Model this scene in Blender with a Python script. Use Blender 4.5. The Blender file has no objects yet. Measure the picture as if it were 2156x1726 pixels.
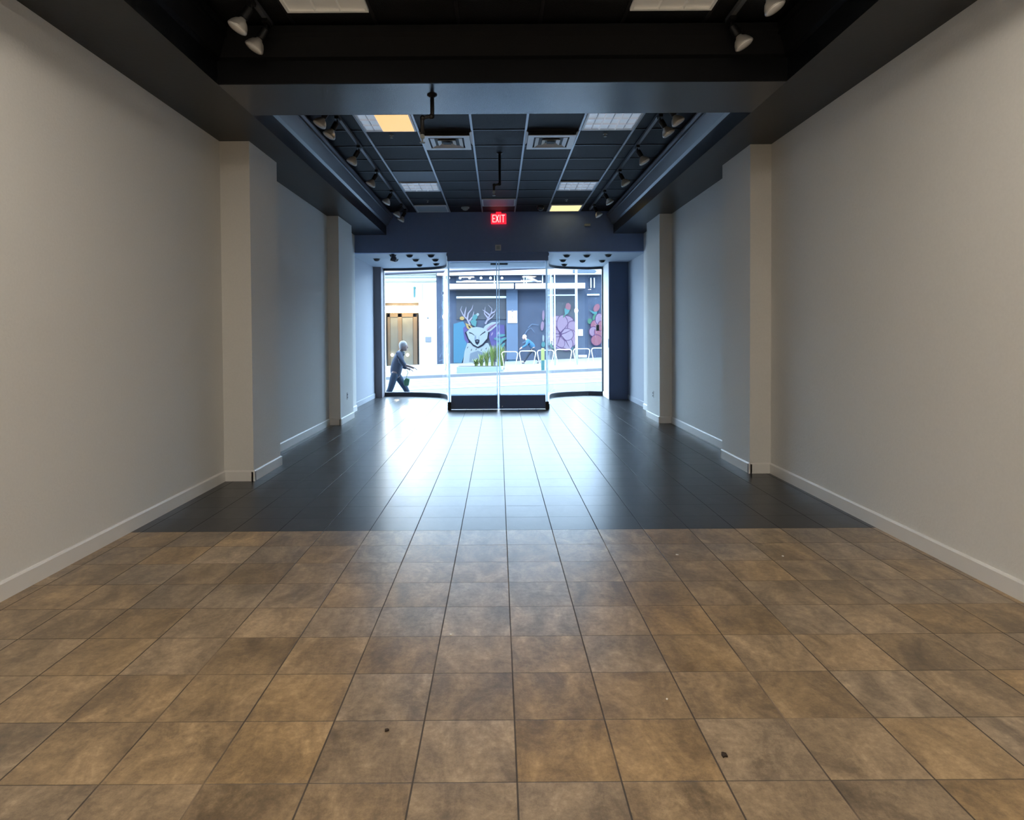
import bpy, bmesh, math, random
from mathutils import Vector, Matrix
random.seed(7)
S = bpy.context.scene
C = S.collection
PI = math.pi
H = 1.42            # eye height
F = 1361.0
ROLL = math.radians(0.36)

def at(px, py, Y):
    """world point at depth Y seen at a photo pixel"""
    dx, dy = px-1049, py-705
    x = dx*math.cos(ROLL) - dy*math.sin(ROLL)
    y = dx*math.sin(ROLL) + dy*math.cos(ROLL)
    return Vector((x*Y/F, Y, H - y*Y/F))

# ------------------------------------------------------------------ helpers
class MB:
    def __init__(s): s.bm = bmesh.new(); s.mi = 0
    def _f(s, vs):
        try:
            f = s.bm.faces.new(vs); f.material_index = s.mi; return f
        except ValueError: return None
    def box(s, x0, x1, y0, y1, z0, z1, M=None):
        p = [Vector(c) for c in ((x0,y0,z0),(x1,y0,z0),(x1,y1,z0),(x0,y1,z0),(x0,y0,z1),(x1,y0,z1),(x1,y1,z1),(x0,y1,z1))]
        if M: p = [M @ q for q in p]
        v = [s.bm.verts.new(q) for q in p]
        for f in ((0,3,2,1),(4,5,6,7),(0,1,5,4),(1,2,6,5),(2,3,7,6),(3,0,4,7)): s._f([v[i] for i in f])
        return s
    def prism(s, pts, vec):
        a = [s.bm.verts.new(Vector(p)) for p in pts]
        b = [s.bm.verts.new(Vector(p)+Vector(vec)) for p in pts]
        n = len(pts)
        s._f(list(reversed(a))); s._f(b)
        for i in range(n): s._f([a[i], a[(i+1)%n], b[(i+1)%n], b[i]])
        return s
    def tube(s, path, r, n=10, rs=None, caps=True):
        path = [Vector(p) for p in path]; rings = []
        up = None
        for i, p in enumerate(path):
            if i == 0: t = path[1]-p
            elif i == len(path)-1: t = p-path[i-1]
            else: t = (path[i+1]-p).normalized() + (p-path[i-1]).normalized()
            t.normalize()
            if up is None:
                up = Vector((0,0,1)) if abs(t.z) < .9 else Vector((1,0,0))
            a = t.cross(up).normalized(); b = a.cross(t).normalized(); up = b
            rr = rs[i] if rs else r
            rings.append([s.bm.verts.new(p + (a*math.cos(2*PI*k/n)+b*math.sin(2*PI*k/n))*rr) for k in range(n)])
        for i in range(len(rings)-1):
            for k in range(n): s._f([rings[i][k], rings[i][(k+1)%n], rings[i+1][(k+1)%n], rings[i+1][k]])
        if caps: s._f(list(reversed(rings[0]))); s._f(rings[-1])
        return s
    def lathe(s, prof, M=None, n=24):
        """prof: (r, z) list revolved about local z"""
        rings = []
        for r, z in prof:
            ring = []
            for k in range(n):
                q = Vector((r*math.cos(2*PI*k/n), r*math.sin(2*PI*k/n), z))
                ring.append(s.bm.verts.new(M @ q if M else q))
            rings.append(ring)
        for i in range(len(rings)-1):
            for k in range(n): s._f([rings[i][k], rings[i][(k+1)%n], rings[i+1][(k+1)%n], rings[i+1][k]])
        s._f(list(reversed(rings[0]))); s._f(rings[-1])
        return s
    def sphere(s, c, r, sc=(1,1,1), seg=14):
        M = Matrix.Translation(Vector(c)) @ Matrix.Diagonal((sc[0],sc[1],sc[2],1))
        g = bmesh.ops.create_uvsphere(s.bm, u_segments=seg, v_segments=seg//2+2, radius=r, matrix=M)
        for v in g['verts']:
            for f in v.link_faces: f.material_index = s.mi
        return s
    def build(s, name, mats, parent=None, smooth=False, bevel=0):
        bmesh.ops.recalc_face_normals(s.bm, faces=s.bm.faces)
        me = bpy.data.meshes.new(name); s.bm.to_mesh(me); s.bm.free()
        if not isinstance(mats, (list, tuple)): mats = [mats]
        for m in mats: me.materials.append(m)
        if smooth:
            for p in me.polygons: p.use_smooth = True
        o = bpy.data.objects.new(name, me); C.objects.link(o)
        if parent: 
            o.parent = parent; o.matrix_parent_inverse = Matrix.Translation(parent.location).inverted() if parent.location.length else Matrix()
        if bevel:
            b = o.modifiers.new('bevel', 'BEVEL'); b.width = bevel; b.segments = 2; b.limit_method = 'ANGLE'
        return o

def tag(o, label=None, cat=None, group=None, kind=None):
    if label: o['label'] = label
    if cat: o['category'] = cat
    if group: o['group'] = group
    if kind: o['kind'] = kind
    return o
def thing(name, label, cat, loc=(0,0,0), group=None, kind=None):
    o = bpy.data.objects.new(name, None); C.objects.link(o); o.location = loc
    o.empty_display_size = .1
    return tag(o, label, cat, group, kind)
def struct(mb, name, mats, parent=None, label=None, cat=None, **k):
    o = mb.build(name, mats, parent, **k)
    if not parent: o['kind'] = 'structure'
    tag(o, label, cat); return o
def copy_tree(o, parent=None):
    c = o.copy(); C.objects.link(c)
    if parent: c.parent = parent; c.matrix_parent_inverse = o.matrix_parent_inverse.copy()
    for ch in [q for q in bpy.data.objects if q.parent == o and q != c]: copy_tree(ch, c)
    return c

# ------------------------------------------------------------------ materials
def mat(name, col, rough=.5, metal=0, spec=.5, emit=None, estr=0, noise=0, nscale=20, bump=0, coat=0):
    m = bpy.data.materials.new(name); m.use_nodes = True
    nt = m.node_tree; b = nt.nodes['Principled BSDF']
    b.inputs['Base Color'].default_value = (*col, 1); b.inputs['Roughness'].default_value = rough
    b.inputs['Metallic'].default_value = metal; b.inputs['Specular IOR Level'].default_value = spec
    b.inputs['Coat Weight'].default_value = coat
    if emit: b.inputs['Emission Color'].default_value = (*emit, 1); b.inputs['Emission Strength'].default_value = estr
    if noise or bump:
        tc = nt.nodes.new('ShaderNodeTexCoord'); n = nt.nodes.new('ShaderNodeTexNoise')
        n.inputs['Scale'].default_value = nscale; n.inputs['Detail'].default_value = 5
        nt.links.new(tc.outputs['Object'], n.inputs['Vector'])
        if noise:
            r = nt.nodes.new('ShaderNodeMapRange'); r.inputs['To Min'].default_value = 1-noise; r.inputs['To Max'].default_value = 1+noise
            nt.links.new(n.outputs['Fac'], r.inputs['Value'])
            mx = nt.nodes.new('ShaderNodeMix'); mx.data_type = 'RGBA'; mx.blend_type = 'MULTIPLY'; mx.inputs[0].default_value = 1
            mx.inputs[6].default_value = (*col, 1); nt.links.new(r.outputs[0], mx.inputs[7])
            nt.links.new(mx.outputs[2], b.inputs['Base Color'])
        if bump:
            bp = nt.nodes.new('ShaderNodeBump'); bp.inputs['Strength'].default_value = bump; bp.inputs['Distance'].default_value = .01
            nt.links.new(n.outputs['Fac'], bp.inputs['Height']); nt.links.new(bp.outputs[0], b.inputs['Normal'])
    return m

def glass_mat(name, tint=(.93,.97,1), refl=.9):
    m = bpy.data.materials.new(name); m.use_nodes = True; nt = m.node_tree; nt.nodes.clear()
    o = nt.nodes.new('ShaderNodeOutputMaterial'); t = nt.nodes.new('ShaderNodeBsdfTransparent'); g = nt.nodes.new('ShaderNodeBsdfGlossy')
    t.inputs[0].default_value = (*tint, 1); g.inputs['Roughness'].default_value = .02; g.inputs[0].default_value = (refl,refl,refl,1)
    lw = nt.nodes.new('ShaderNodeLayerWeight'); lw.inputs[0].default_value = .5
    pw = nt.nodes.new('ShaderNodeMath'); pw.operation = 'POWER'; pw.inputs[1].default_value = 5; nt.links.new(lw.outputs['Facing'], pw.inputs[0])
    fr = nt.nodes.new('ShaderNodeMath'); fr.operation = 'MULTIPLY_ADD'; fr.inputs[1].default_value = .6; fr.inputs[2].default_value = .03; nt.links.new(pw.outputs[0], fr.inputs[0])
    mx = nt.nodes.new('ShaderNodeMixShader')
    nt.links.new(fr.outputs[0], mx.inputs[0]); nt.links.new(t.outputs[0], mx.inputs[1]); nt.links.new(g.outputs[0], mx.inputs[2])
    nt.links.new(mx.outputs[0], o.inputs[0]); return m

def edge_glass():
    m = mat('frosted_glass_edge', (.80,.88,.95), .3); nt = m.node_tree
    t = nt.nodes.new('ShaderNodeBsdfTranslucent'); t.inputs[0].default_value = (.80,.90,.97,1)
    mx = nt.nodes.new('ShaderNodeMixShader'); mx.inputs[0].default_value = .75; o = [n for n in nt.nodes if n.type == 'OUTPUT_MATERIAL'][0]
    nt.links.new(nt.nodes['Principled BSDF'].outputs[0], mx.inputs[1]); nt.links.new(t.outputs[0], mx.inputs[2]); nt.links.new(mx.outputs[0], o.inputs[0])
    return m
T = .332; X0 = .0513; YB = 4.68
def floor_mat(name, dark):
    m = bpy.data.materials.new(name); m.use_nodes = True; nt = m.node_tree; L = nt.links.new; N = nt.nodes.new
    b = nt.nodes['Principled BSDF']
    def math_(op, a, bb=None, c=None):
        n = N('ShaderNodeMath'); n.operation = op
        for i, v in enumerate((a, bb, c)):
            if v is None: continue
            if isinstance(v, (int, float)): n.inputs[i].default_value = v
            else: L(v, n.inputs[i])
        return n.outputs[0]
    tc = N('ShaderNodeTexCoord'); sp = N('ShaderNodeSeparateXYZ'); L(tc.outputs['Object'], sp.inputs[0])
    u = math_('DIVIDE', math_('SUBTRACT', sp.outputs[0], X0 - 40*T), T)
    v = math_('DIVIDE', math_('SUBTRACT', sp.outputs[1], YB - 60*T), T)
    fu, fv = math_('FLOOR', u), math_('FLOOR', v)
    ru, rv = math_('FRACT', u), math_('FRACT', v)
    # joint distance
    du = math_('MINIMUM', ru, math_('SUBTRACT', 1, ru)); dv = math_('MINIMUM', rv, math_('SUBTRACT', 1, rv))
    def line(d, w):
        r = N('ShaderNodeMapRange'); r.inputs['From Min'].default_value = w; r.inputs['From Max'].default_value = w*1.8
        r.inputs['To Min'].default_value = 1; r.inputs['To Max'].default_value = 0; L(d, r.inputs['Value']); return r.outputs[0]
    cell = N('ShaderNodeCombineXYZ'); L(fu, cell.inputs[0]); L(fv, cell.inputs[1])
    wn = N('ShaderNodeTexWhiteNoise'); wn.noise_dimensions = '3D'; L(cell.outputs[0], wn.inputs['Vector'])
    wsep = N('ShaderNodeSeparateColor'); L(wn.outputs['Color'], wsep.inputs[0])
    # slate clouding shifted per tile
    off = N('ShaderNodeVectorMath'); off.operation = 'MULTIPLY_ADD'
    L(wn.outputs['Color'], off.inputs[0]); off.inputs[1].default_value = (37,53,11); L(tc.outputs['Object'], off.inputs[2])
    mp = N('ShaderNodeMapping'); mp.inputs['Scale'].default_value = (1.6, .8, 1); L(off.outputs[0], mp.inputs[0])
    n1 = N('ShaderNodeTexNoise'); n1.inputs['Scale'].default_value = 4.2; n1.inputs['Detail'].default_value = 9; n1.inputs['Roughness'].default_value = .68
    n1.inputs['Distortion'].default_value = .6; L(mp.outputs[0], n1.inputs['Vector'])
    n2 = N('ShaderNodeTexNoise'); n2.inputs['Scale'].default_value = 30; n2.inputs['Detail'].default_value = 10; n2.inputs['Roughness'].default_value = .85; L(tc.outputs['Object'], n2.inputs['Vector'])
    n3 = N('ShaderNodeTexNoise'); n3.inputs['Scale'].default_value = 1.3; n3.inputs['Detail'].default_value = 3; L(tc.outputs['Object'], n3.inputs['Vector'])
    f = math_('MULTIPLY_ADD', n1.outputs['Fac'], .85 if dark else .72, math_('MULTIPLY_ADD', n2.outputs['Fac'], .30 if dark else .62, .06 if dark else -.045))
    f = math_('ADD', f, math_('MULTIPLY', math_('SUBTRACT', wsep.outputs[0], .5), .07))
    cr = N('ShaderNodeValToRGB'); L(f, cr.inputs[0]); e = cr.color_ramp.elements
    if dark:
        e[0].position = .35; e[0].color = (.018,.018,.02,1); e[1].position = .85; e[1].color = (.050,.049,.050,1)
    else:
        e[0].position = .36; e[0].color = (.058,.040,.024,1); e[1].position = .84; e[1].color = (.54,.39,.225,1)
        a = e.new(.55); a.color = (.178,.122,.068,1); a = e.new(.68); a.color = (.32,.22,.12,1)
    # hue drift between tiles
    hs = N('ShaderNodeHueSaturation'); L(cr.outputs[0], hs.inputs['Color'])
    L(math_('MULTIPLY_ADD', wsep.outputs[1], .30, .80), hs.inputs['Saturation'])
    L(math_('MULTIPLY_ADD', wsep.outputs[2], .22, .90), hs.inputs['Value'])
    # joints: dark mostly, pale in patches
    lu, lv = line(du, .0062), line(dv, .0048)
    j = math_('MAXIMUM', math_('MULTIPLY', lu, .9), math_('MULTIPLY', lv, .5 if dark else .7))
    jc = N('ShaderNodeValToRGB'); L(n3.outputs['Fac'], jc.inputs[0]); q = jc.color_ramp.elements
    q[0].position = .54; q[1].position = .66
    q[0].color = (.012,.011,.011,1) if dark else (.022,.016,.012,1); q[1].color = (.02,.02,.02,1) if dark else (.20,.14,.085,1)
    mx = N('ShaderNodeMix'); mx.data_type = 'RGBA'; L(j, mx.inputs[0]); L(hs.outputs[0], mx.inputs[6]); L(jc.outputs[0], mx.inputs[7])
    L(mx.outputs[2], b.inputs['Base Color'])
    r = math_('MULTIPLY_ADD', n2.outputs['Fac'], .06 if dark else .14, .27 if dark else .26)
    r = math_('ADD', r, math_('MULTIPLY', j, .4)); L(r, b.inputs['Roughness'])
    b.inputs['Specular IOR Level'].default_value = .30 if dark else .75
    h = math_('SUBTRACT', math_('MULTIPLY_ADD', n1.outputs['Fac'], .5, math_('MULTIPLY', n2.outputs['Fac'], .06 if dark else .2)), math_('MULTIPLY', j, 1.2))
    # every tile sits a touch out of level
    h = math_('ADD', h, math_('MULTIPLY', math_('SUBTRACT', wsep.outputs[1], .5), math_('MULTIPLY', rv, 1.5)))
    bp = N('ShaderNodeBump'); bp.inputs['Strength'].default_value = .35; bp.inputs['Distance'].default_value = .004; L(h, bp.inputs['Height']); L(bp.outputs[0], b.inputs['Normal'])
    return m

M = dict(
 wall=mat('wall_paint', (.72,.71,.675), .75, noise=.05, nscale=60, bump=.15, spec=.25),
 zone=mat('grey_wall_paint', (.30,.32,.36), .6, noise=.04, spec=.3),
 base=mat('baseboard_paint', (.76,.745,.71), .45, noise=.03, nscale=8),
 black=mat('black_ceiling_paint', (.004,.0045,.0055), .6, noise=.25, nscale=30, bump=.1, spec=.15),
 soffit=mat('black_soffit_paint', (.0035,.0045,.006), .34, noise=.2, nscale=25, bump=.05, spec=.55),
 tile=mat('black_ceiling_tile', (.010,.0105,.0125), .6, noise=.5, nscale=90, bump=.6, spec=.3),
 slate=mat('bulkhead_bloom_tint', (.15,.22,.40), .5, noise=.08, nscale=12),  # blue haze of the window bloom mixed into the bulkhead colour
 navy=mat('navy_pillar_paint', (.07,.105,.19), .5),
 charcoal=mat('charcoal_pillar_paint', (.19,.18,.20), .5),
 mould=mat('satin_moulding_paint', (.085,.10,.13), .3, spec=.8),
 tbar=mat('ceiling_grid_lit', (.42,.45,.50), .35, metal=.3),
 tbard=mat('ceiling_grid_black', (.02,.02,.024), .4),
 palesoff=mat('pale_soffit_paint', (.52,.56,.60), .6),
 hole=mat('downlight_inside', (.01,.01,.012), .6),
 blackm=mat('black_metal', (.012,.012,.013), .35, metal=.3),
 dframe=mat('dark_frame_metal', (.045,.050,.062), .35, metal=.5),
 alu=mat('pale_aluminium', (.86,.88,.90), .3),
 kick=mat('door_rail_bloom_tint', (.11,.17,.33), .35),  # dark rail, its colour lifted blue for the window bloom
 white=mat('white_enamel', (.80,.82,.84), .35),
 louver=mat('louver_white', (.88,.90,.92), .3, emit=(.7,.82,1), estr=.20),  # faint emission stands in for daylight reflected by the louvers
 pan=mat('reflector_pan', (.70,.74,.80), .35, emit=(.62,.78,1), estr=.30),  # bluish emission imitates daylight caught in the pan
 nearlens=mat('acrylic_lens', (.80,.77,.70), .4, emit=(1,.93,.8), estr=.06),  # unlit lens; weak warm emission added to brighten it
 greylens=mat('grey_acrylic_lens', (.40,.45,.50), .4),
 pinklens=mat('pink_acrylic_lens', (.33,.24,.30), .45),  # pink reflection on the panel put into its base colour
 amber=mat('amber_lit_lens', (.6,.5,.3), .5, emit=(1,.62,.24), estr=1.0),
 yellow=mat('yellow_lit_lens', (.6,.5,.3), .5, emit=(1,.80,.38), estr=1.2),
 warm=mat('lit_ceiling_lens', (.8,.8,.75), .5, emit=(1,.89,.76), estr=30.0),
 bulb=mat('silver_bulb_reflector', (.62,.60,.56), .35, metal=.5),
 bulbface=mat('bulb_face_glass', (.85,.84,.80), .2, coat=.5),
 filament=mat('bulb_hot_spot', (.9,.8,.6), .3, emit=(1,.85,.6), estr=1.5),
 red=mat('exit_red', (.8,.03,.05), .4, emit=(1,.02,.05), estr=1.0),
 exitw=mat('exit_letters', (.9,.5,.5), .4, emit=(1,.42,.42), estr=1.5),
 plate=mat('switch_plate_grey', (.33,.36,.34), .5),
 outlet=mat('outlet_white', (.55,.55,.53), .4),
 slot=mat('outlet_slot_dark', (.02,.02,.02), .5),
 brown=floor_mat('brown_slate_tile', False), dark=floor_mat('charcoal_slate_tile', True),
 glass=glass_mat('clear_glass'),
 paper=mat('paper_white', (.8,.8,.78), .8), edge=edge_glass(),
)

# ------------------------------------------------------------------ room shell
XL, XR, ZS, ZC = -2.70, 2.76, 3.32, 3.744          # walls, soffit, tray ceiling
TL, TR = -2.10, 2.19
YF = 12.25                                          # bulkhead over the doors
ZL, ZR, ZZ = -2.83, 2.83, 2.985                     # show-window zone
YN = -5.0
def arc(s):
    """plan of the curved show window, from the side wall to the door post"""
    end = (-2.66, 15.12) if s < 0 else (2.42, 14.98)
    P = [end, (s*2.1, 15.10), (s*1.72, 15.0), (s*1.45, 14.87), (s*1.25, 14.70), (s*1.13, 14.44), (s*1.068, 14.0), (s*1.02, 13.4), (s*.975, 12.8), (s*.942, 12.37)]
    out = []
    Q = [P[0]] + P + [P[-1]]
    for i in range(1, len(Q)-2):
        for k in range(5):
            t = k/5; a, b, c, d = [Vector(q) for q in Q[i-1:i+3]]
            out.append(tuple(.5*((2*b)+(c-a)*t+(2*a-5*b+4*c-d)*t*t+(3*b-a-3*c+d)*t**3)))
    out.append(P[-1]); return out
AL, AR = arc(-1), arc(1)

mb = MB(); mb.mi = 0; mb.box(XL-.15, XR+.15, YN, YB, -.6, 0); mb.mi = 1
mb.box(XL-.15, XR+.15, YB, 12.37, -.6, 0)
mb.prism([(ZL-.15,12.37,-.6),(ZL-.15,15.12,-.6)] + [(x,y,-.6) for x,y in AL], (0,0,.6))
mb.prism([(x,y,-.6) for x,y in reversed(AR)] + [(ZR+.15,14.98,-.6),(ZR+.15,12.37,-.6)], (0,0,.6))
struct(mb, 'floor', [M['brown'], M['dark']], label='slate-look tile floor, brown near and charcoal towards the doors', cat='floor')

struct(MB().box(XL-.2, XL, YN, YF, 0, 3.9), 'wall_left', M['wall'])
struct(MB().box(XR, XR+.2, YN, YF, 0, 3.9), 'wall_right', M['wall'])
struct(MB().box(XL-.2, XR+.2, YN-.2, YN, 0, 3.9), 'wall_back', M['wall'])
struct(MB().box(ZL-.2, ZL, YF, 15.3, 0, 3.9), 'wall_left', M['zone'])
struct(MB().box(ZR, ZR+.2, YF, 15.3, 0, 3.9), 'wall_right', M['zone'])
# ceiling: soffits at the sides, cross beam, coffers above
struct(MB().box(XL, TL, YN, YF, ZS, 3.9), 'ceiling', M['soffit'])
struct(MB().box(TR, XR, YN, YF, ZS, 3.9), 'ceiling', M['soffit'])
mb = MB().box(TL, TR, 4.92, 5.60, ZS, 3.9); mb.mi = 1; mb.box(TL, TR, 4.907, 4.919, ZS+.001, 3.9)  # front face blackened as shade; really the same paint as the beam
struct(mb, 'ceiling', [mat('beam_paint', (.012,.014,.019), .27, spec=1.0, noise=.15, nscale=15), M['black']])
struct(MB().box(TL, TR, YN, YN+.5, ZS, 3.9), 'ceiling', M['soffit'])
struct(MB().box(TL, TR, YN+.5, 4.907, ZC, 3.9), 'ceiling', M['tile'])
struct(MB().box(TL, TR, 5.60, YF, ZC, 3.9), 'ceiling', M['tile'])
struct(MB().box(XL-.3, XR+.3, YN-.2, 15.3, 3.9, 4.1), 'ceiling', M['black'])
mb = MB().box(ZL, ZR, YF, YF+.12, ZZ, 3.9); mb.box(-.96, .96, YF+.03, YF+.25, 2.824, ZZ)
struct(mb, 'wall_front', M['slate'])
# show-window soffit (pale) and entry soffit
mb = MB()
mb.prism([(ZL,YF+.12,ZZ),(ZL,15.3,ZZ),(ZL+.01,15.3,ZZ)] + [(x,y,ZZ) for x,y in AL] + [(-.96,YF+.12,ZZ)], (0,0,.1))
mb.prism([(.96,YF+.12,ZZ)] + [(x,y,ZZ) for x,y in reversed(AR)] + [(ZR-.01,15.3,ZZ),(ZR,15.3,ZZ),(ZR,YF+.12,ZZ)], (0,0,.1))
mb.prism([(-.93,12.50,2.84),(.93,12.50,2.84),(1.02,13.6,2.84),(-1.02,13.6,2.84)], (0,0,.144))
mb.prism([(-1.02,13.6,2.986),(1.02,13.6,2.986)] + [(x-.04,y,2.986) for x,y in reversed(AR) if y>13.6] + [(2.42,15.3,2.986),(-2.66,15.3,2.986)] + [(x+.04,y,2.986) for x,y in AL if y>13.6], (0,0,.1))
struct(mb, 'ceiling', M['palesoff'])
struct(MB().box(-8, ZL-.2, 15.1, 15.4, -.7, 6).box(ZR+.2, 8, 15.1, 15.4, -.7, 6).box(ZL-.2, ZR+.2, 15.2, 15.4, 3.0, 6), 'wall_front', M['charcoal'])

# moulding around the coffers
def coffer_mould(n, y0, y1, m):
    mb = MB()
    for (xa, s) in ((TL, 1), (TR, -1)):
        prof = [(xa, ZS+.17), (xa+s*.035, ZS+.185), (xa+s*.10, ZS+.30), (xa+s*.12, ZS+.30), (xa+s*.12, ZS+.325), (xa+s*.135, ZS+.35), (xa+s*.135, ZS+.37), (xa, ZS+.37)]
        mb.prism([(x, y0, z) for x, z in prof], (0, y1-y0, 0))
    for (ya, s) in ((y1, -1),) if n == 1 else ():
        prof = [(ya, ZS+.17), (ya+s*.035, ZS+.185), (ya+s*.10, ZS+.30), (ya+s*.12, ZS+.325), (ya+s*.135, ZS+.37), (ya, ZS+.37)]
        mb.prism([(TL+.02, y, z) for y, z in prof], (TR-TL-.04, 0, 0))
    struct(mb, 'trim_%d' % n, m)
coffer_mould(1, YN+.5, 4.907, M['black']); coffer_mould(2, 5.60, YF, M['mould'])  # same moulding in both; near one coloured black for the shade there
# ceiling grid
GX = [-.282+.61*k for k in range(-3, 5)]; GX = [x for x in GX if TL+.1 < x < TR-.1]
mb = MB()
for x in GX:
    mb.box(x-.012, x+.012, 5.6, YF, ZC-.012, ZC+.001)
struct(mb, 'trim_3', M['tbar'])  # lengthwise bars coloured paler for the light they catch
mb = MB()
for x in GX: mb.box(x-.012, x+.012, YN+.5, 4.907, ZC-.008, ZC+.001)
for k in range(-22, 9):
    y = 7.37+.61*k
    if YN+.6 < y < 4.85 or 5.7 < y < YF-.05: mb.box(TL, TR, y-.012, y+.012, ZC-.007, ZC+.0005)
struct(mb, 'trim_4', M['tbard'])
# lip along the soffit's edge of the beam
# ------------------------------------------------------------------ pilasters
def pilaster(xa, xb, y0, y1, z1, m, nm, bb=True, mbase=None):
    o = struct(MB().box(min(xa,xb), max(xa,xb), y0, y1, 0, z1), nm, m)
    return o
pilaster(XL, -2.412, 6.33, 7.11, ZS, M['wall'], 'wall_left')
pilaster(2.548, XR, 6.54, 7.35, ZS, M['wall'], 'wall_right')
pilaster(XL, -2.52, 10.28, 11.2, ZS, M['wall'], 'wall_left')
pilaster(2.565, XR, 10.27, 11.15, ZS, M['wall'], 'wall_right')
pilaster(ZL, -2.66, 14.75, 15.15, ZZ, M['charcoal'], 'wall_left')
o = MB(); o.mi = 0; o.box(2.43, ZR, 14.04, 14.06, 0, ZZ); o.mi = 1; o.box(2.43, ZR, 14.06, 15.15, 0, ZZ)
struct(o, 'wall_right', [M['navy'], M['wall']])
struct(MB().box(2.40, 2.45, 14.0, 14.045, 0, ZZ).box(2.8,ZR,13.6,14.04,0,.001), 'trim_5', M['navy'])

# baseboards: profile with a small top chamfer, run along a plan polyline; s = which side
def baseboard(name, pts, z=.105, t=.016, m=None):
    mb = MB()
    for (a, b) in zip(pts, pts[1:]):
        a, b = Vector((*a, 0)), Vector((*b, 0)); d = (b-a).normalized(); n = Vector((d.y, -d.x, 0))   # right of travel
        a2, b2 = a - d*.0, b + d*.0
        prof = [(0,0), (t,0), (t,z-.012), (t-.008,z), (0,z)]
        mb.prism([a2 + n*p + Vector((0,0,q)) for p, q in prof], b2-a2)
    for p in pts[1:-1]:
        mb.box(p[0]-t, p[0]+t, p[1]-t, p[1]+t, 0, z-.01)
    return struct(mb, name, m or M['base'])
baseboard('baseboard_left', [(XL,YN),(XL,6.33),(-2.412,6.33),(-2.412,7.11),(XL,7.11),(XL,10.28),(-2.52,10.28),(-2.52,11.2),(XL,11.2),(XL,YF)])
baseboard('baseboard_right', list(reversed([(XR,YN),(XR,6.54),(2.548,6.54),(2.548,7.35),(XR,7.35),(XR,10.27),(2.565,10.27),(2.565,11.15),(XR,11.15),(XR,YF)])))
baseboard('baseboard_left', [(ZL,YF),(ZL,14.75)], m=M['zone'])
baseboard('baseboard_right', [(ZR,14.04),(ZR,YF)], m=M['zone'])
baseboard('baseboard_right', [(2.43,14.95),(2.43,14.05)], m=M['base'])

# ------------------------------------------------------------------ storefront
def ribbon(path, th, z0, z1):
    """solid strip following a plan path"""
    mb = MB(); P = [Vector((x,y,0)) for x,y in path]; n = len(P); A = []; B = []
    for i, p in enumerate(P):
        d = (P[min(i+1,n-1)]-P[max(i-1,0)]).normalized(); q = Vector((-d.y, d.x, 0))*th/2
        A.append(p+q); B.append(p-q)
    va = [[mb.bm.verts.new(a+Vector((0,0,z))) for a in A] for z in (z0, z1)]; vb = [[mb.bm.verts.new(a+Vector((0,0,z))) for a in B] for z in (z0, z1)]
    for i in range(n-1):
        mb._f([va[0][i],va[0][i+1],va[1][i+1],va[1][i]]); mb._f([vb[0][i],vb[1][i],vb[1][i+1],vb[0][i+1]])
        mb._f([va[1][i],va[1][i+1],vb[1][i+1],vb[1][i]]); mb._f([va[0][i],vb[0][i],vb[0][i+1],va[0][i+1]])
    mb._f([va[0][0],va[1][0],vb[1][0],vb[0][0]]); mb._f([va[0][-1],vb[0][-1],vb[1][-1],va[1][-1]])
    return mb
for k, (A, nm) in enumerate(((AL,'left'), (AR,'right'))):
    w = thing('window_%d' % (k+1), 'curved floor-to-soffit glass show window %s of the entry doors' % nm, 'window', (0,0,0), kind='structure')
    ribbon(A, .010, .09, 2.93).build('glass_pane', M['glass'], w, smooth=False)
    ribbon(A, .07, 0, .09).build('window_sill', M['dframe'], w)
    ribbon(A, .02, .09, .10).build('glazing_bead', M['alu'], w)
    ribbon(A, .07, 2.93, 2.985).build('window_head', M['dframe'], w)
    x, y = A[0]
    MB().box(x-.02, x+.02, y-.05, y+.02, .09, 2.93).build('window_jamb', M['alu'] if k == 0 else M['dframe'], w)
# posts and doors
for x in (-.935, .925):
    struct(MB().box(x-.016, x+.016, 12.31, 12.33, .10, 2.90), 'trim_%d' % (6 if x < 0 else 7), [M['edge']])
    struct(MB().box(x-.030, x+.030, 12.24, 12.38, 0, .15), 'trim_%d' % (11 if x < 0 else 12), [M['blackm']])
for k, (x0, x1) in enumerate(((-.905,-.022), (.022,.895))):
    d = thing('door_%d' % (k+1), 'frameless glass entry door with a tall dark bottom rail, %s leaf' % ('left' if k == 0 else 'right'), 'door', (0,0,0), kind='structure')
    MB().box(x0, x1, 12.315, 12.327, .28, 2.80).build('glass_pane', M['glass'], d)
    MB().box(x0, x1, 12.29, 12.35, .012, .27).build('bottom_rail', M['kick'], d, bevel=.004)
    MB().box(x0, x1, 12.312, 12.33, .27, .292).build('glazing_strip', M['edge'], d)
    MB().box(x0, x1, 12.31, 12.33, 2.79, 2.805).build('top_rail', M['edge'], d)
    xm = x1 if k == 0 else x0
    MB().box(xm-.009, xm+.009, 12.312, 12.33, .012, 2.86).build('edge_strip', M['edge'], d)
    if k: MB().lathe([(.012,0),(.012,.01),(.004,.014)], Matrix.Translation((x0+.05,12.29,.06)) @ Matrix.Rotation(PI/2,4,'X')).build('lock_cylinder', M['alu'], d)
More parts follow.
